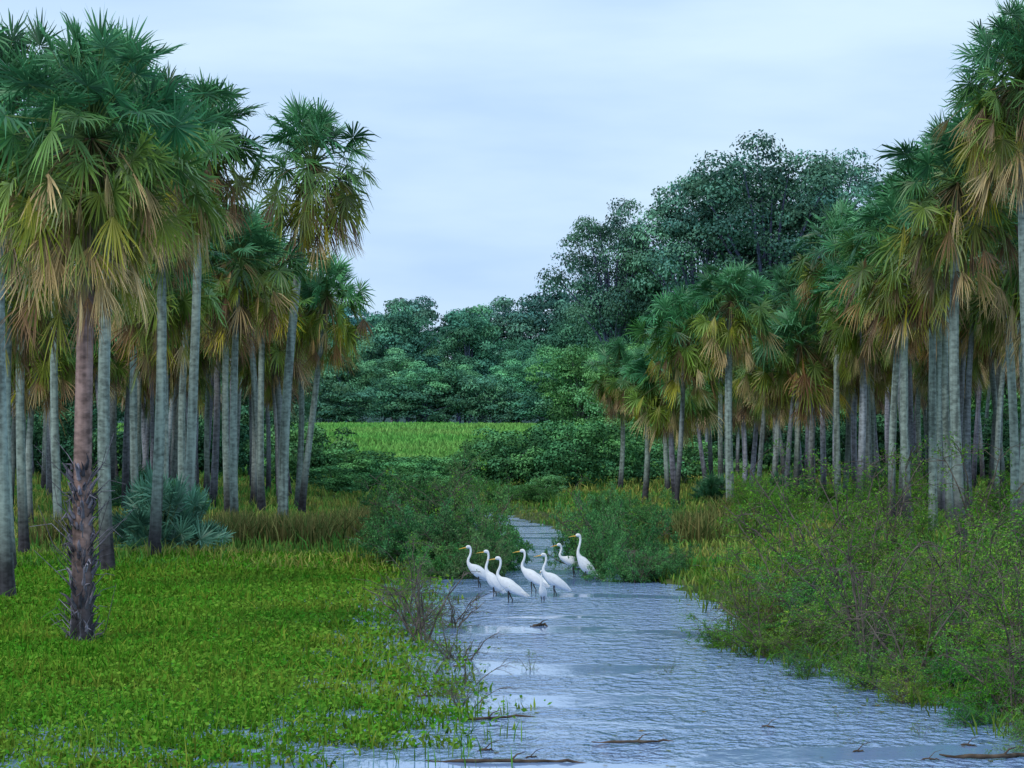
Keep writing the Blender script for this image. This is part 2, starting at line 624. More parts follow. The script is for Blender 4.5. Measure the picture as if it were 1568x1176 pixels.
def palm(x, y, H, lean=(0, 0), cs=1.0, tint=None, r=0.09, crown=None, bark=None, boots=0.0, name="palm_tree"):
    z0 = float(gh(x, y))
    e = bpy.data.objects.new(name, None)
    COL.objects.link(e)
    e.location = (x, y, z0)
    e.empty_display_size = 0.3
    zc = H - z0 - 1.50 * cs
    t = np.linspace(0, 1, 14)
    wob = random.uniform(-0.16, 0.16)
    px = lean[0] * t ** 1.6 + wob * np.sin(t * 3.14)
    py = lean[1] * t ** 1.6
    pts = np.stack([px, py, t * zc - 0.15 * (1 - t)], -1)
    rad = r * (1.15 - 0.35 * t) + 0.04 * np.exp(-t * 18)
    g = np.array(bark if bark is not None else (0.25, 0.31, 0.28))
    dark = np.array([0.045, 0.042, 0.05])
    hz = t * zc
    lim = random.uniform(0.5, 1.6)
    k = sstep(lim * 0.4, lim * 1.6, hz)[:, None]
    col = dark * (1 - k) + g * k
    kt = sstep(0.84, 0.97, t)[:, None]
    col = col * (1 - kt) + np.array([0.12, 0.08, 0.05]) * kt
    mb = MB()
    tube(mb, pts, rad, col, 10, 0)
    if boots > 0:
        rr = np.random.default_rng(5)
        for i in range(250):
            hz_ = boots * rr.random()
            az = i * 2.39996
            b = np.array([math.cos(az) * r, math.sin(az) * r, hz_])
            out = np.array([math.cos(az), math.sin(az), 0])
            Lb = rr.uniform(0.05, 0.18)
            rb = 0.03
            if rr.random() < 0.42:
                Lb *= rr.uniform(1.6, 3.6)
                rb = 0.008
            p2 = b + out * Lb * 0.5 + UP * Lb * 0.4
            p3 = b + out * Lb * rr.uniform(0.7, 1.1) + UP * Lb * rr.uniform(-0.1, 1.4) + rr.normal(0, .04, 3)
            tube(mb, [b - UP * 0.04, p2, p3], [rb, rb * .55, 0.003],
                 np.array([0.14, 0.13, 0.16]) * rr.uniform(0.4, 1.8), 4, 0)
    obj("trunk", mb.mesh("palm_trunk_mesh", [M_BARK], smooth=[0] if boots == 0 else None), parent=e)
    tc = tint or (1, 1, 1)
    obj("crown", crown or random.choice(CROWNS), (pts[-1][0], pts[-1][1], zc), (random.uniform(-0.12, 0.12),
        random.uniform(-0.12, 0.12), random.uniform(0, 6.28)), (cs, cs, cs * random.uniform(0.98, 1.15)), (*tc, 1), e)
    return e


placed = []


def P(x, y, H, **kw):
    placed.append((x, y))
    palm(x, y, H, **kw)


BROWN = (0.27, 0.18, 0.16)
# left group
P(-5.42, 32.9, 7.9, lean=(0.12, 0), cs=1.0, r=0.115, crown=CROWN_A, bark=BROWN, boots=2.3)
P(-7.88, 40.7, 9.2, lean=(-0.1, 0), cs=1.05, r=0.125, crown=CROWN_B)
P(-7.35, 47.5, 9.9, lean=(0.2, 0), cs=1.05, r=0.11, crown=CROWN_B)
P(-6.95, 56.0, 10.7, lean=(0.3, 0), cs=1.15, r=0.10)
P(-7.0, 51.0, 9.7, lean=(0.1, 0), cs=1.15, r=0.10)
P(-5.95, 67.9, 11.3, lean=(0.75, 0.2), cs=1.15, r=0.115)
P(-6.1, 75.5, 8.0, lean=(0.75, 0), cs=1.0)
P(-10.4, 60, 10.0, cs=1.1)
P(-8.9, 62, 8.6, cs=1.1)
P(-9.7, 52, 8.6, cs=1.1)
P(-8.3, 66, 9.2, cs=1.05, lean=(0.3, 0))
P(-7.7, 71, 8.8, cs=1.1)
P(-11.8, 68, 10.2, cs=1.1)
P(-7.75, 58, 7.7, cs=1.05)
P(-6.9, 65, 8.6, cs=1.1, lean=(0.1, 0))
P(-7.2, 75, 9.2, cs=1.1, lean=(0.1, 0))
P(-9.2, 48, 7.4, cs=1.05)
P(-6.75, 82, 8.2, cs=1.1)
# right group
P(8.8, 50.9, 9.2, lean=(-0.1, 0), cs=1.12, r=0.10)
P(12.2, 74.7, 10.4, lean=(0.1, 0), cs=1.05)
P(9.85, 48.7, 10.8, lean=(-0.35, 0), cs=1.05, r=0.115, crown=CROWN_B)
P(6.27, 74.7, 7.8, lean=(0.0, 0), cs=0.98, r=0.11)
P(9.3, 86, 8.4, cs=1.0)
P(10.0, 80, 9.7, cs=1.0)
P(11.3, 82, 9.6, cs=1.0)
P(4.2, 102, 6.3, cs=0.9)
P(4.35, 86, 5.7, cs=0.85)
P(6.1, 102, 7.1, cs=1.0)
P(7.6, 95, 7.6, cs=1.0)
P(9.15, 60, 8.6, cs=1.1)
P(11.1, 66, 10.6, cs=1.15)
P(11.3, 57, 9.4, cs=1.1, lean=(-0.4, 0))
P(10.4, 70, 9.4, cs=1.1)
P(9.6, 66, 8.0, cs=1.0, lean=(.3, 0))
P(12.6, 62, 11.2, cs=1.1)
P(10.3, 53, 7.8, cs=1.05, lean=(0.2, 0))
P(10.6, 55, 10.2, cs=1.1, lean=(-0.5, 0))
P(10.0, 62, 9.6, cs=1.1, lean=(0.0, 0))


def fillp(count, ya, yb, fa, fb, hf, mind):
    k, tries = 0, 0
    while k < count and tries < 12000:
        tries += 1
        y = random.uniform(ya, yb)
        f = random.uniform(fa, fb)
        x = f * y
        if any((x - a) ** 2 + ((y - b) * 0.6) ** 2 < mind * mind for a, b in placed):
            continue
        g = random.uniform(0.6, 1.25)
        b = lerp((0.25, 0.30, 0.27), (0.26, 0.26, 0.34), random.random()) * g
        P(x, y, hf(f, y) * random.uniform(0.80, 1.08), cs=random.uniform(0.9, 1.12), r=random.uniform(0.07, 0.11),
          lean=(random.uniform(-0.6, 0.6), random.uniform(-0.3, 0.3)),
          tint=(random.uniform(0.85, 1.1), random.uniform(0.95, 1.08), 1.0 + 0.5 * float(sstep(70, 140, y))), bark=b)  # blue rises with distance, aerial haze painted into the fronds
        k += 1


fillp(30, 76, 105, -0.15, -0.083, lambda f, y: 8.6 + 12 * (abs(f) - 0.08), 0.75)
fillp(48, 66, 128, -0.24, -0.12, lambda f, y: 7.6 + 10 * (abs(f) - 0.08), 0.8)
fillp(80, 78, 140, 0.062, 0.26, lambda f, y: 6.4 + 20 * (min(f, 0.19) - 0.05), 0.8)
fillp(24, 72, 100, 0.125, 0.22, lambda f, y: 7.5 + 25 * (min(f, 0.19) - 0.1), 0.75)

# young blue fan palm at the left
mb = MB()
rr = np.random.default_rng(77)
for i in range(70):
    el = math.radians(rr.uniform(8, 85))
    az = i * 2.39996
    d = np.array([math.cos(az) * math.cos(el), math.sin(az) * math.cos(el), math.sin(el)])
    Lp = rr.uniform(0.3, 1.0)
    o = d * Lp
    tube(mb, [np.zeros(3), o * 0.5, o], [0.02, 0.012, 0.01], np.array([0.1, 0.14, 0.08]), 3)
    fan(mb, o, d + np.array([0, 0, 0.1]), rr.uniform(0.3, 0.48), math.radians(220), 20, 0.05,
        np.array([0.085, 0.18, 0.13]) * rr.uniform(0.6, 1.3), rr, rr.normal(0, 1.0))
yp = mb.mesh("young_palm_mesh", [M_FROND])
for (x, y, s) in ((-7.25, 53.5, 1.1), (-7.75, 55, 0.9), (-6.8, 54.5, 0.9)):
    obj("young_fan_palm", yp, (x, y, float(gh(x, y))), (0, 0, x), (s, s, s * 1.25))
for (x, y, s) in ((9.2, 88, 0.9), (-9.5, 74, 1.0), (12.5, 90, 1.1), (6.9, 90, 0.8), (-11.5, 80, 1.1)):
    obj("young_fan_palm", yp, (x, y, float(gh(x, y))), (0, 0, x), (s, s, s), (0.7, 0.85, 0.6, 1))


# ------------------------------------------------------------------ broadleaf trees
def broadleaf(seed, H, R, base, ncl, lpc, ls, wisp=0.0, trunk=True, csz=(0.11, 0.25)):
    rr = np.random.default_rng(seed)
    mb = MB()
    zc = (H + base) / 2
    hz = (H - base) / 2
    cen = []
    while len(cen) < ncl:
        p = rr.uniform(-1, 1, 3)
        q = np.linalg.norm(p)
        if q > 1 or q < 0.35:
            continue
        if p[2] < -0.2 and rr.random() < 0.3 and base > 1:
            continue
        az = math.atan2(p[1], p[0])
        lump = 0.80 + 0.2 * math.sin(3 * az + seed) + 0.14 * math.sin(5 * az + 2.3 * seed + 3 * p[2])
        top = 0.85 + 0.15 * math.sin(p[0] * 5 + seed) * math.cos(p[1] * 4 - seed)
        cen.append([p[0] * R * lump, p[1] * R * lump, zc + p[2] * hz * top])
    cen = np.array(cen)
    bark = np.array([0.14, 0.12, 0.12])
    fork = H * 0.28
    tube(mb, [(0, 0, -0.5), (0.1, 0, fork * 0.5), (0, 0.1, fork)], [H * 0.026, H * 0.02, H * 0.018], bark, 7, 1)
    for c in cen[::3]:
        mid = np.array([c[0] * 0.45, c[1] * 0.45, fork + (c[2] - fork) * 0.6])
        tube(mb, cr(np.array([(0, 0, fork * 0.95), mid, c]), 5), np.linspace(H * 0.011, H * 0.002, 5), bark, 4, 1)
    for c in cen:
        rc = R * rr.uniform(*csz)
        k = int(lpc * rr.uniform(0.6, 1.2) * (rc / (0.18 * R)) ** 2)
        dd = norm(rr.normal(size=(k, 3)))
        dd[:, 2] = np.where(rr.random(k) < 0.6, np.abs(dd[:, 2]), dd[:, 2])
        rad = rc * (rr.uniform(0.3, 1.0, k) ** 0.5 + wisp * rr.random(k))
        pos = c + dd * rad[:, None] * np.array([1.2, 1.2, 0.7])
        br = rr.uniform(0.5, 1.5)
        base_c = lerp((0.040, 0.085, 0.040), (0.070, 0.125, 0.042), rr.random()) * br
        colr = base_c * rr.uniform(0.65, 1.35, k)[:, None]
        leaves(mb, pos, dd + rr.normal(0, 0.5, (k, 3)) + UP * 0.4, ls * rr.uniform(0.6, 1.3, k), colr, rr, 0, 0.6)
    return mb.mesh("broadleaf_tree_mesh", [M_LEAF, M_BARK])


TREES = [broadleaf(500 + k, 12, 4.6 + 0.6 * (k % 3), (0.4, 2.2, 1.0)[k % 3], 95, 230, 0.14, wisp=0.25) for k in range(6)]
BIG = [broadleaf(600 + k, 21, 7.5, 6.0, 125, 420, 0.145, wisp=0.5, csz=(0.08, 0.2)) for k in range(3)]
BUSH = [broadleaf(700 + k, 3.0, 1.9, 0.1, 60, 130, 0.07, wisp=0.45) for k in range(4)]


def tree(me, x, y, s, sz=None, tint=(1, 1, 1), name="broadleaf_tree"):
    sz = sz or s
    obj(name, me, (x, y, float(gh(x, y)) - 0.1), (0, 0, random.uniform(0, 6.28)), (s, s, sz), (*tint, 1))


def jit(t, a=0.18):
    k = random.uniform(1 - a, 1 + a)
    return (t[0] * k * random.uniform(.85, 1.15), t[1] * k, t[2] * k * random.uniform(.92, 1.08))


# big trees right of centre
HAZE_TINT = (0.9, 1.12, 2.1)  # bluish: distance haze put into the leaf colour
tree(BIG[0], 13.8, 192, 0.80, 1.0, HAZE_TINT, "tall_tree")
tree(BIG[1], 18.7, 190, 0.95, 1.06, HAZE_TINT, "tall_tree")
tree(BIG[2], 23.6, 193, 0.88, 1.04, HAZE_TINT, "tall_tree")
tree(BIG[1], 7.6, 196, 0.60, 0.84, HAZE_TINT, "tall_tree")
tree(BIG[2], 10.6, 198, 0.50, 0.72, HAZE_TINT, "tall_tree")
tree(BIG[0], 29, 198, 0.95, 0.90, HAZE_TINT, "tall_tree")
# lighter trees behind right palms
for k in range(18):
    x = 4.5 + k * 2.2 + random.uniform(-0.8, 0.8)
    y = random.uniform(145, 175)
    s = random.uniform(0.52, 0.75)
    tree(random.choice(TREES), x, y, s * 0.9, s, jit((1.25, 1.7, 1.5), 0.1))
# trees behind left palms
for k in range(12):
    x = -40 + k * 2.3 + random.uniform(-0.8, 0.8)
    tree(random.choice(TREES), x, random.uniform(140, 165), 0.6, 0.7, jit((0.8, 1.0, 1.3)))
# forest wall, layered rows with undergrowth; blue-heavy tints paint in the haze
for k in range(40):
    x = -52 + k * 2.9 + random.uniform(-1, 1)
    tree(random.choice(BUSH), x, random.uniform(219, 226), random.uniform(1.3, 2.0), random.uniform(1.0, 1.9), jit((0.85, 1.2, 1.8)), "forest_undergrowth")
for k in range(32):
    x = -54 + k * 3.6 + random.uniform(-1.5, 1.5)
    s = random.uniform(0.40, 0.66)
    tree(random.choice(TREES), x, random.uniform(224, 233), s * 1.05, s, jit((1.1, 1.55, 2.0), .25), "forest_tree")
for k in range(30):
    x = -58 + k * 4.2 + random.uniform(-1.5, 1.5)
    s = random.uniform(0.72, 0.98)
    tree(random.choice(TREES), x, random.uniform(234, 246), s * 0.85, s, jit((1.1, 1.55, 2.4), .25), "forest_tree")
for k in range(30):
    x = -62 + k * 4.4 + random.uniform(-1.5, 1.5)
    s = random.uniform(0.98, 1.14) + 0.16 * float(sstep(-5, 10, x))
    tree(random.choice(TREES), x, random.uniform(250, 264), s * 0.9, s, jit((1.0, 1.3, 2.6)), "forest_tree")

# bushes at the end of the channel
for (x, y, s, sz) in ((1.0, 106, 1.0, 1.05), (-0.7, 108, 0.9, 0.9), (2.5, 104, 1.0, 1.05), (3.9, 110, 1.0, 1.0), (-0.1, 104, 0.9, 0.85),
                      (-1.9, 105, 0.8, 0.55), (-2.8, 112, 0.9, 0.5), (-4.2, 110, 0.9, 0.5), (-5.6, 114, 0.9, 0.52),
                      (-7.0, 112, 0.9, 0.6), (-8.5, 114, 1.0, 0.95), (-9.6, 112, 1.0, 1.0), (-3.4, 100, 0.7, 0.36), (-5.0, 98, 0.7, 0.34),
                      (-6.6, 96, 0.7, 0.4), (5.4, 112, 1.0, 0.8), (7.5, 115, 1.0, 0.8), (-0.6, 118, 1.0, 0.65),
                      (-1.9, 97, 0.5, 0.3), (1.2, 96, 0.5, 0.35)):
    tree(random.choice(BUSH), x, y, s, sz, jit((1.0, 1.45, 1.4)), "bush")
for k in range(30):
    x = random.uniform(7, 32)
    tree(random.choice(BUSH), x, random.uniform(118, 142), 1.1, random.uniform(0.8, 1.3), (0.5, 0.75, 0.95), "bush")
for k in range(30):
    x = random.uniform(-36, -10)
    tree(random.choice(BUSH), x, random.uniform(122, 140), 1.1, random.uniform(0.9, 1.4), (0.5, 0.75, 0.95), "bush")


# ------------------------------------------------------------------ wispy shrubs
def shrub(seed, H, S, stems, nb, nt, lpt, ls, c0, c1, upright=0.5, thick=1.0):
    rr = np.random.default_rng(seed)
    mb = MB()
    bark = np.array([0.12, 0.10, 0.08])
    LC = []
    for s in range(stems):
        az = s * 2.39996 + rr.normal(0, 0.4)
        out = np.array([math.cos(az), math.sin(az), 0])
        sp = S * rr.uniform(0.25, 1.2)
        h = H * rr.uniform(0.45, 1.15) * (1 - 0.45 * (sp / S) * (1 - upright))
        t = np.linspace(0, 1, 7)[:, None]
        pts = out * sp * (t ** 1.3) + UP * h * (t ** (0.75)) + rr.normal(0, 0.025 * H, (7, 3)) * t
        pts = pts + rr.normal(0, 0.05, 3) * np.array([1, 1, 0])
        tube(mb, pts, np.linspace(0.007 + 0.007 * H, 0.004, 7) * thick, bark, 4, 1)
        for b in range(nb):
            u = rr.uniform(0.18, 1.0)
            k = u * 5.999
            k0 = int(k)
            p = pts[k0] * (1 - (k - k0)) + pts[k0 + 1] * (k - k0)
            bd = norm(rr.normal(size=3) * np.array([1, 1, 0.5]) + out * 0.5 + UP * 0.35)
            bl = H * rr.uniform(0.18, 0.40)
            q = np.array([p, p + bd * bl * 0.5 + UP * 0.03 * H, p + bd * bl + UP * 0.0])
            tube(mb, q, np.array([0.006, 0.004, 0.002]) * thick, bark, 3, 1)
            for w in range(nt):
                uu = rr.uniform(0.2, 1)
                pp = q[0] * (1 - uu) + q[2] * uu
                td = norm(bd + rr.normal(0, 0.7, 3))
                tl = H * rr.uniform(0.07, 0.18)
                tube(mb, [pp, pp + td * tl * 0.5, pp + td * tl - UP * 0.02 * H], np.array([0.003, 0.002, 0.001]) * thick, bark * 1.2, 3, 1)
                m = lpt
                tt = rr.uniform(0.1, 1.05, m)[:, None]
                LC.append(pp + td * tl * tt - UP * 0.02 * H * tt ** 2 + rr.normal(0, ls * 1.0, (m, 3)))
    LC = np.concatenate(LC)
    k = len(LC)
    mixk = np.clip(0.5 + 0.5 * wnoise(LC[:, 0] * 3, LC[:, 2] * 3 + LC[:, 1] * 2, 1.0, seed % 7) + rr.normal(0, 0.25, k), 0, 1)
    col = lerp(c0, c1, mixk[:, None]) * rr.uniform(0.5, 1.5, k)[:, None]
    leaves(mb, LC, rr.normal(size=(k, 3)) + UP * 0.6, ls * rr.uniform(0.6, 1.3, k), col, rr, 0, 0.42)
    return mb.mesh("shrub_mesh", [M_SHRUB, M_BARK])


g0, g1 = np.array((0.05, 0.145, 0.035)), np.array((0.14, 0.25, 0.05))
SH = [shrub(800 + k, 1.6, 1.1, 9, 11, 6, 14, 0.020, g0, g1) for k in range(5)]
WISP = [shrub(820 + k, 1.5, 0.9, 6, 8, 4, 7, 0.019, g0, g1, 0.7) for k in range(3)]
TWIG = [shrub(830 + k, 1.2, 0.8, 6, 7, 4, 1, 0.016, g0, g1, 0.7, 1.3) for k in range(3)]
DENSE = [shrub(840 + k, 1.3, 1.3, 12, 12, 7, 17, 0.028, (0.04, 0.12, 0.045), (0.10, 0.21, 0.075)) for k in range(4)]


def sh(me, x, y, s, sz=None, tint=(1, 1, 1), name="shrub", rot=None):
    z = max(float(gh(x, y)), -0.15) - 0.03
    obj(name, me, (x, y, z), (0, 0, random.uniform(0, 6.28) if rot is None else rot), (s, s, sz or s), (*tint, 1))


# mid-channel shrubs around the egrets
for (x, y, s, sz) in ((-1.75, 49, 0.8, 1.0), (-1.2, 48.5, 0.75, 0.95), (-2.2, 49.5, 0.7, 0.75), (-0.65, 49.2, 0.65, 0.95),
                      (-2.4, 53, 0.8, 1.15), (-1.3, 54, 0.8, 1.3), (-0.2, 50.2, 0.55, 0.85), (-0.5, 53, 0.7, 1.2), (-1.5, 47.6, .55, .55),
                      (-0.95, 47.5, .55, .7), (-0.45, 47.9, .4, .6)):
    sh(random.choice(DENSE), x, y, s, sz, (random.uniform(.9, 1.4), random.uniform(1, 1.25), 1.2))
sh(WISP[1], -1.7, 51, 1.2, 1.35)
sh(WISP[0], -0.6, 50.5, 1.0, 1.15)
for (x, y, s, sz) in ((2.1, 46.5, 0.55, 0.65), (2.6, 46.5, 0.55, 0.48), (1.6, 47.7, 0.5, 0.9), (1.8, 50, 0.65, 1.15),
                      (2.4, 49, 0.75, 0.95), (1.35, 50.5, 0.5, 1.15), (2.9, 47.5, 0.5, 0.5)):
    sh(random.choice(DENSE), x, y, s, sz, (1.1, 1.1, 1.2))
sh(WISP[0], 1.7, 49, 0.8, 1.2)
sh(TWIG[0], 2.2, 46.2, 0.7, 0.7)
for k in range(18):
    y = random.uniform(56, 92)
    sgn = random.choice((-1, 1))
    e = float(np.interp(y, LY, LX if sgn < 0 else RX))
    sh(random.choice(DENSE), e + sgn * random.uniform(0.3, 2.4), y, random.uniform(0.4, 0.75), random.uniform(0.35, 0.8))
# twiggy saplings standing in the water at the left edge of the channel
sh(TWIG[0], -1.15, 33.5, 0.9, 0.95)
sh(TWIG[1], -0.8, 36, 0.8, 0.75)
sh(TWIG[2], -1.35, 35.2, 0.8, 0.85)
sh(WISP[0], -1.3, 34.5, 0.6, 0.55)
sh(WISP[1], -1.45, 38, 0.6, 0.55)
sh(WISP[2], -0.75, 31, 0.45, 0.4)
sh(TWIG[1], -0.6, 31, 0.6, 0.55)
sh(TWIG[2], -0.5, 28, 0.5, 0.4)
sh(WISP[1], -0.95, 29, 0.4, 0.32)
sh(TWIG[0], -0.5, 25.6, 0.5, 0.36)
sh(WISP[0], -0.55, 27, 0.35, 0.28)
sh(WISP[2], -1.6, 43, 0.7, 0.7)
# right foreground shrubs
for (x, y, s, sz) in ((2.75, 33, 0.6, 0.45), (3.3, 34, 0.8, 0.6), (3.9, 33, 0.9, 0.75), (4.0, 29.8, 0.7, 0.85),
                      (4.5, 31, 0.9, 0.85), (5.1, 32, 1.0, 0.95), (5.8, 33, 1.0, 1.0), (6.6, 34, 1.1, 1.1),
                      (4.6, 27, 0.7, 0.6), (5.1, 26.5, 0.8, 0.7), (5.5, 28.5, 0.9, 0.85), (4.6, 24.8, 0.6, 0.5),
                      (5.2, 25, 0.8, 0.7), (4.2, 36, 1.0, 0.9), (5.2, 37, 1.0, 1.0), (4.9, 23.4, 0.5, 0.4),
                      (7.3, 38, 1.1, 1.1), (4.1, 26.2, 0.5, 0.4), (6.3, 30, 1.1, 1.1), (3.5, 31.2, 0.6, 0.5),
                      (3.4, 29.0, 0.5, 0.35), (4.6, 23.0, 0.4, 0.3), (4.2, 24.3, 0.4, 0.3), (4.5, 22.3, 0.35, 0.25),
                      (3.8, 27.6, 0.55, 0.42), (5.9, 27.2, 0.9, 0.95), (3.0, 31.6, 0.5, 0.35)):
    sh(random.choice(SH), x + random.uniform(-.1, .1), y, s, sz * random.uniform(.8, 1.1),
       (random.uniform(.75, 1.25), random.uniform(.9, 1.1), random.uniform(.8, 1.3)))
for (x, y, s, sz) in ((4.05, 30, 0.9, 1.25), (4.4, 38, 1.2, 1.45), (5.3, 41, 1.2, 1.4), (3.1, 33.5, 0.8, 0.8),
                      (6.2, 43, 1.2, 1.5), (5.0, 29, 1.0, 1.2), (8, 45, 1.3, 1.5), (5.0, 25.6, .8, .95), (3.6, 35, .9, 1.0),
                      (6.2, 38, 1.1, 1.0), (7.4, 33, 1.1, 1.2)):
    sh(random.choice(WISP), x, y, s, sz)
for (x, y, s, sz) in ((3.1, 31.5, 0.8, 0.7), (4.2, 27.2, 0.9, 1.2), (5.2, 30, 1.0, 1.6), (3.9, 29, .8, 1.4), (4.7, 24.5, .7, .8)):
    sh(random.choice(TWIG), x, y, s, sz)
for k in range(14):
    y = random.uniform(52, 80)
    sh(random.choice(SH), random.uniform(0.09, 0.2) * y, y, random.uniform(0.6, 1.0), None, (0.9, 1, 0.9))
# small sprigs standing in the water
for (x, y, s) in ((0.22, 29.8, 0.22), (1.7, 29.4, 0.2), (1.02, 29.4, 0.14), (2.0, 29, 0.14), (0.45, 29.2, 0.1), (-0.1, 32.2, .15),
                  (0.1, 26.6, 0.12), (2.6, 27, 0.14), (3.2, 25, 0.18), (3.0, 22.8, 0.16), (1.9, 21.7, 0.1), (3.7, 23.6, .2)):
    sh(random.choice(WISP), x, y, s, s * 1.1, name="water_sprig")

# floating leaf litter
n = 3600
y = 20.5 + 25 * rng.random(n) ** 1.3
x = rng.uniform(-0.2, 0.2, n) * y
d = dist_ch(x, y)
keep = rng.random(n) < np.where(d > -0.9, 0.6, 0.07) * (d < 0.5)
x, y = x[keep], y[keep]
n = len(x)
mb = MB()
leaves(mb, np.stack([x, y, np.full(n, 0.008)], -1), np.array([0, 0, 1.0]) + rng.normal(0, 0.06, (n, 3)),
       rng.uniform(0.012, 0.045, n), pal(rng, n, (0.07, 0.13, 0.03), (0.16, 0.12, 0.06), rng.random(n)), rng, 0, 0.7)
obj("floating_leaves", mb.mesh("floating_leaves", [M_GRASS]))


# ------------------------------------------------------------------ driftwood
def stick(name, pts, r):
    mb = MB()
    p = cr(np.array(pts, float), 12)
    p[:, 2] += np.random.default_rng(3).normal(0, r * 0.25, 12)
    rad = r * np.array([0.3, .8, 1, 1.1, .9, 1, 1.2, .9, .8, .9, .6, .2])
    tube(mb, p, rad, np.array([0.09, 0.065, 0.045]), 6, 0)
    m = p[5]
    tube(mb, [m, m + np.array([0.05, 0.02, 0.05]), m + np.array([0.12, 0.03, 0.07])], [r * .6, r * .4, r * .15],
         np.array([0.09, 0.065, 0.045]), 4, 0)
    obj(name, mb.mesh(name, [M_BARK], smooth=[0]))


stick("driftwood", [(-0.72, 21.7, 0.0), (-0.2, 21.6, 0.02), (0.3, 21.65, 0.01), (0.62, 21.6, 0.0)], 0.016)
stick("driftwood", [(0.7, 23, 0.0), (1.0, 22.9, 0.02), (1.25, 23, 0.01), (1.42, 22.95, 0.02)], 0.013)
stick("driftwood", [(-0.55, 24.8, 0.0), (-0.3, 24.7, 0.02), (-0.1, 24.9, 0.01), (0.22, 24.8, 0.03)], 0.015)
stick("driftwood", [(3.6, 22.0, 0.01), (4.0, 21.8, 0.03), (4.3, 22, 0.02), (4.7, 21.9, 0.01)], 0.02)
stick("driftwood", [(0.25, 36.2, 0.0), (0.35, 36.2, 0.02), (0.42, 36.3, 0.02), (0.5, 36.2, 0.0)], 0.02)
for (x, y) in ((0.1, 21.9), (-0.3, 22.4), (3.4, 21.8), (2.9, 22.3), (-1.0, 26.8), (-0.7, 30.2), (-2.2, 21.9), (-3.6, 22.2), (2.3, 24.2), (3.9, 22.8)):
    a = random.uniform(-.6, .6)
    q = random.uniform(.03, .10)
    stick("driftwood", [(x, y, -.005), (x + q * math.cos(a), y + q * math.sin(a), .012), (x + 2 * q * math.cos(a), y + 2.2 * q * math.sin(a), .008),
                        (x + 3 * q * math.cos(a), y + 3 * q * math.sin(a), .0)], random.uniform(.006, .012))


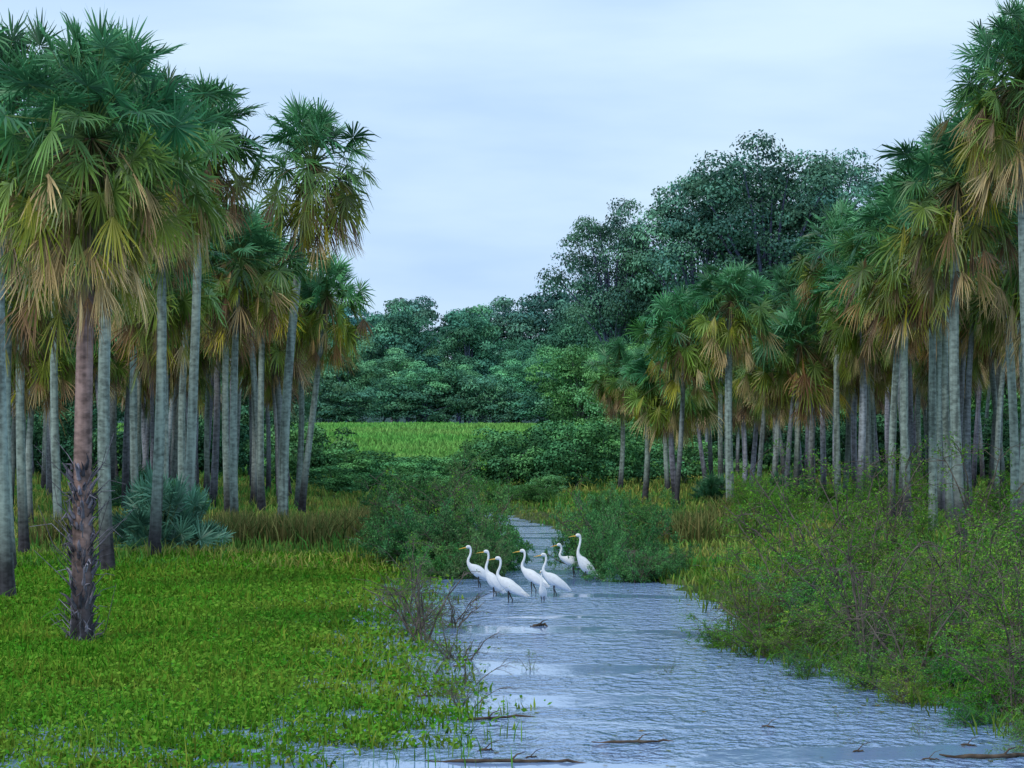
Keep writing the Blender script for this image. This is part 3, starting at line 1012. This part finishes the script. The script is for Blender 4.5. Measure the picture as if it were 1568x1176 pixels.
# ------------------------------------------------------------------ egrets
def egret(x, y, s=1.0, rot=0.0, pose=0):
    if pose == 0:
        K = [(-.125, .660, .013, .013), (-.105, .672, .026, .023), (-.075, .672, .027, .024), (-.052, .645, .019, .019),
             (-.048, .590, .017, .017), (-.062, .530, .018, .018), (-.088, .470, .020, .020), (-.090, .415, .026, .026),
             (-.055, .360, .045, .042), (.005, .315, .078, .068), (.080, .265, .092, .080), (.165, .205, .078, .068),
             (.245, .150, .045, .042), (.320, .100, .020, .030), (.350, .082, .005, .015)]
        bill = [(-.125, .662), (-.19, .652), (-.255, .638)]
    elif pose == 1:
        K = [(-.095, .715, .013, .013), (-.078, .728, .026, .023), (-.048, .726, .027, .024), (-.028, .695, .019, .019),
             (-.025, .63, .017, .017), (-.040, .56, .018, .018), (-.060, .49, .021, .021), (-.060, .43, .028, .028),
             (-.035, .37, .048, .044), (.010, .31, .080, .070), (.060, .24, .090, .080), (.115, .17, .075, .066),
             (.165, .11, .045, .042), (.21, .055, .020, .03), (.23, .035, .005, .015)]
        bill = [(-.095, .717), (-.16, .712), (-.225, .70)]
    else:
        K = [(-.235, .560, .013, .013), (-.215, .572, .026, .023), (-.188, .570, .027, .024), (-.165, .545, .019, .019),
             (-.155, .50, .017, .017), (-.17, .45, .018, .018), (-.185, .40, .021, .021), (-.165, .355, .028, .028),
             (-.11, .325, .048, .044), (-.03, .30, .080, .070), (.06, .27, .092, .082), (.15, .235, .078, .068),
             (.235, .195, .045, .042), (.31, .16, .020, .03), (.34, .148, .005, .015)]
        bill = [(-.235, .562), (-.30, .550), (-.365, .535)]
    mb = MB()
    Q = cr(np.array(K), 60)
    Q[:, 2:] = np.maximum(Q[:, 2:], 0.003)
    pts = np.stack([Q[:, 0], np.zeros(60), Q[:, 1]], -1)
    tube(mb, pts, Q[:, 2], (1, 1, 1), 14, 0, rad2=Q[:, 3], ref=np.array([0, 1.0, 0]))
    A, B = np.array(K[8][:2]), np.array(K[13][:2])
    for sg in (-1, 1):
        u = np.linspace(0, 1, 14)
        ctr = A + (B + np.array([.03, -.01]) - A) * u[:, None]
        w = 0.062 * np.sin(np.pi * np.clip(u * 0.93 + 0.06, 0, 1)) ** 0.7 + 0.004
        off = 0.060 * np.sin(np.pi * np.clip(u * .8 + .15, 0, 1)) + 0.006
        p = np.stack([ctr[:, 0], sg * off, ctr[:, 1] + 0.008], -1)
        tube(mb, p, w, (1, 1, 1), 10, 0, rad2=0.022 * np.sin(np.pi * np.clip(u * .9 + .08, 0, 1)) + 0.003,
             ref=np.array([0, 1.0, 0]))
    rr = np.random.default_rng(int(abs(x) * 100))
    for k in range(16):
        st = np.array([K[11][0], rr.normal(0, .03), K[11][1] + .03])
        en = np.array([K[13][0] + rr.uniform(0, .07), rr.normal(0, .05), K[13][1] + rr.uniform(-.02, .02)])
        tube(mb, [st, (st + en) / 2 + np.array([0, 0, .02]), en], [.012, .009, .002], (1, 1, 1), 4, 0)
    b = np.array([(bx, 0, bz) for bx, bz in bill])
    tube(mb, b, [.010, .007, .0015], (1, 1, 1), 8, 1, rad2=[.008, .005, .0015], ref=np.array([0, 1.0, 0]))
    for sg in (-1, 1):
        ex = np.array([K[1][0], sg * .021, K[1][1] + .005])
        tube(mb, [ex, ex + np.array([0, sg * .004, 0])], [.005, .003], (1, 1, 1), 6, 2)
    lx = K[10][0] + .0
    lz = K[10][1] - .05
    for sg, dx in ((-1, -.02), (1, .03)):
        p = [(lx, sg * .035, lz), (lx + dx * .4, sg * .035, lz - .10), (lx + .02 + dx, sg * .035, 0.05),
             (lx + dx, sg * .035, -.12), (lx + dx - .01, sg * .035, -.36)]
        tube(mb, p, [.016, .011, .008, .006, .006], (1, 1, 1), 6, 2)
        for ta in (-.6, 0, .6, math.pi):
            f0 = np.array([lx + dx - .01, sg * .035, -.36])
            tube(mb, [f0, f0 + np.array([-math.cos(ta) * .07, math.sin(ta) * .07, -.01])], [.005, .002], (1, 1, 1), 4, 2)
    me = mb.mesh("egret_mesh", [M_WHITE, M_BILL, M_BLACK], smooth=[0, 1, 2])
    obj("white_egret", me, (x, y, 0), (0, 0, rot), (s, s, s))


egret(-0.66, 44.8, 1.04, 0.25, 0)
egret(-0.36, 42.6, 1.0, 0.1, 1)
egret(-0.13, 41.0, 1.04, -0.1, 0)
egret(0.26, 43.4, 1.04, -0.3, 0)
egret(0.60, 42.4, 1.02, 0.2, 0)
egret(0.47, 41.0, 0.68, 1.3, 1)
egret(1.25, 46.8, 1.12, 0.3, 1)
egret(1.06, 47.8, 1.05, 0.3, 2)


# ------------------------------------------------------------------ sky / light
w = bpy.data.worlds.new("World")
scene.world = w
w.use_nodes = True
nt = w.node_tree
nt.nodes.clear()
N, L = nt.nodes, nt.links
out = N.new('ShaderNodeOutputWorld')
bg = N.new('ShaderNodeBackground')
bg.inputs[1].default_value = 0.1
SUN_EL, SUN_AZ = math.radians(48), math.radians(215)
sky = N.new('ShaderNodeTexSky')
sky.sky_type = 'NISHITA'
sky.sun_disc = False
sky.sun_elevation = SUN_EL
sky.sun_rotation = SUN_AZ
sky.air_density = 1.0
sky.dust_density = 1.0
tc = N.new('ShaderNodeTexCoord')
mp = N.new('ShaderNodeMapping')
mp.inputs['Scale'].default_value = (1.8, 1.8, 8)
L.new(tc.outputs['Generated'], mp.inputs[0])
nz = N.new('ShaderNodeTexNoise')
nz.inputs['Scale'].default_value = 2.8
nz.inputs['Detail'].default_value = 5
L.new(mp.outputs[0], nz.inputs[0])
rp = N.new('ShaderNodeValToRGB')
rp.color_ramp.elements[0].position = 0.34
rp.color_ramp.elements[1].position = 0.66
rp.color_ramp.elements[0].color = (0.48, 0.68, 1.0, 1)
rp.color_ramp.elements[1].color = (0.66, 0.85, 1.0, 1)
L.new(nz.outputs[0], rp.inputs[0])
sc = N.new('ShaderNodeVectorMath')
sc.operation = 'SCALE'
sc.inputs['Scale'].default_value = 10.8
L.new(rp.outputs[0], sc.inputs[0])
mx = N.new('ShaderNodeMix')
mx.data_type = 'RGBA'
mx.inputs[0].default_value = 0.95
L.new(sky.outputs[0], mx.inputs[6])
L.new(sc.outputs[0], mx.inputs[7])
L.new(mx.outputs[2], bg.inputs[0])
L.new(bg.outputs[0], out.inputs[0])

sd = bpy.data.lights.new("sun", 'SUN')
sd.energy = 1.5
sd.angle = math.radians(12)
sd.color = (1, 0.93, 0.82)
so = bpy.data.objects.new("sun", sd)
COL.objects.link(so)
dirv = np.array([math.sin(SUN_AZ) * math.cos(SUN_EL), math.cos(SUN_AZ) * math.cos(SUN_EL), math.sin(SUN_EL)])
so.rotation_euler = Vector(dirv).to_track_quat('Z', 'Y').to_euler()
so.location = (0, 0, 30)

cam = bpy.data.cameras.new("camera")
co = bpy.data.objects.new("camera", cam)
COL.objects.link(co)
co.location = (0, 0, 2.8)
co.rotation_euler = (math.radians(90), 0, 0)
cam.lens = 91.8
cam.sensor_width = 36
cam.shift_y = 0.0395
cam.clip_end = 6000
scene.camera = co
scene.view_settings.view_transform = 'Standard'
scene.view_settings.look = 'None'
scene.view_settings.exposure = 0
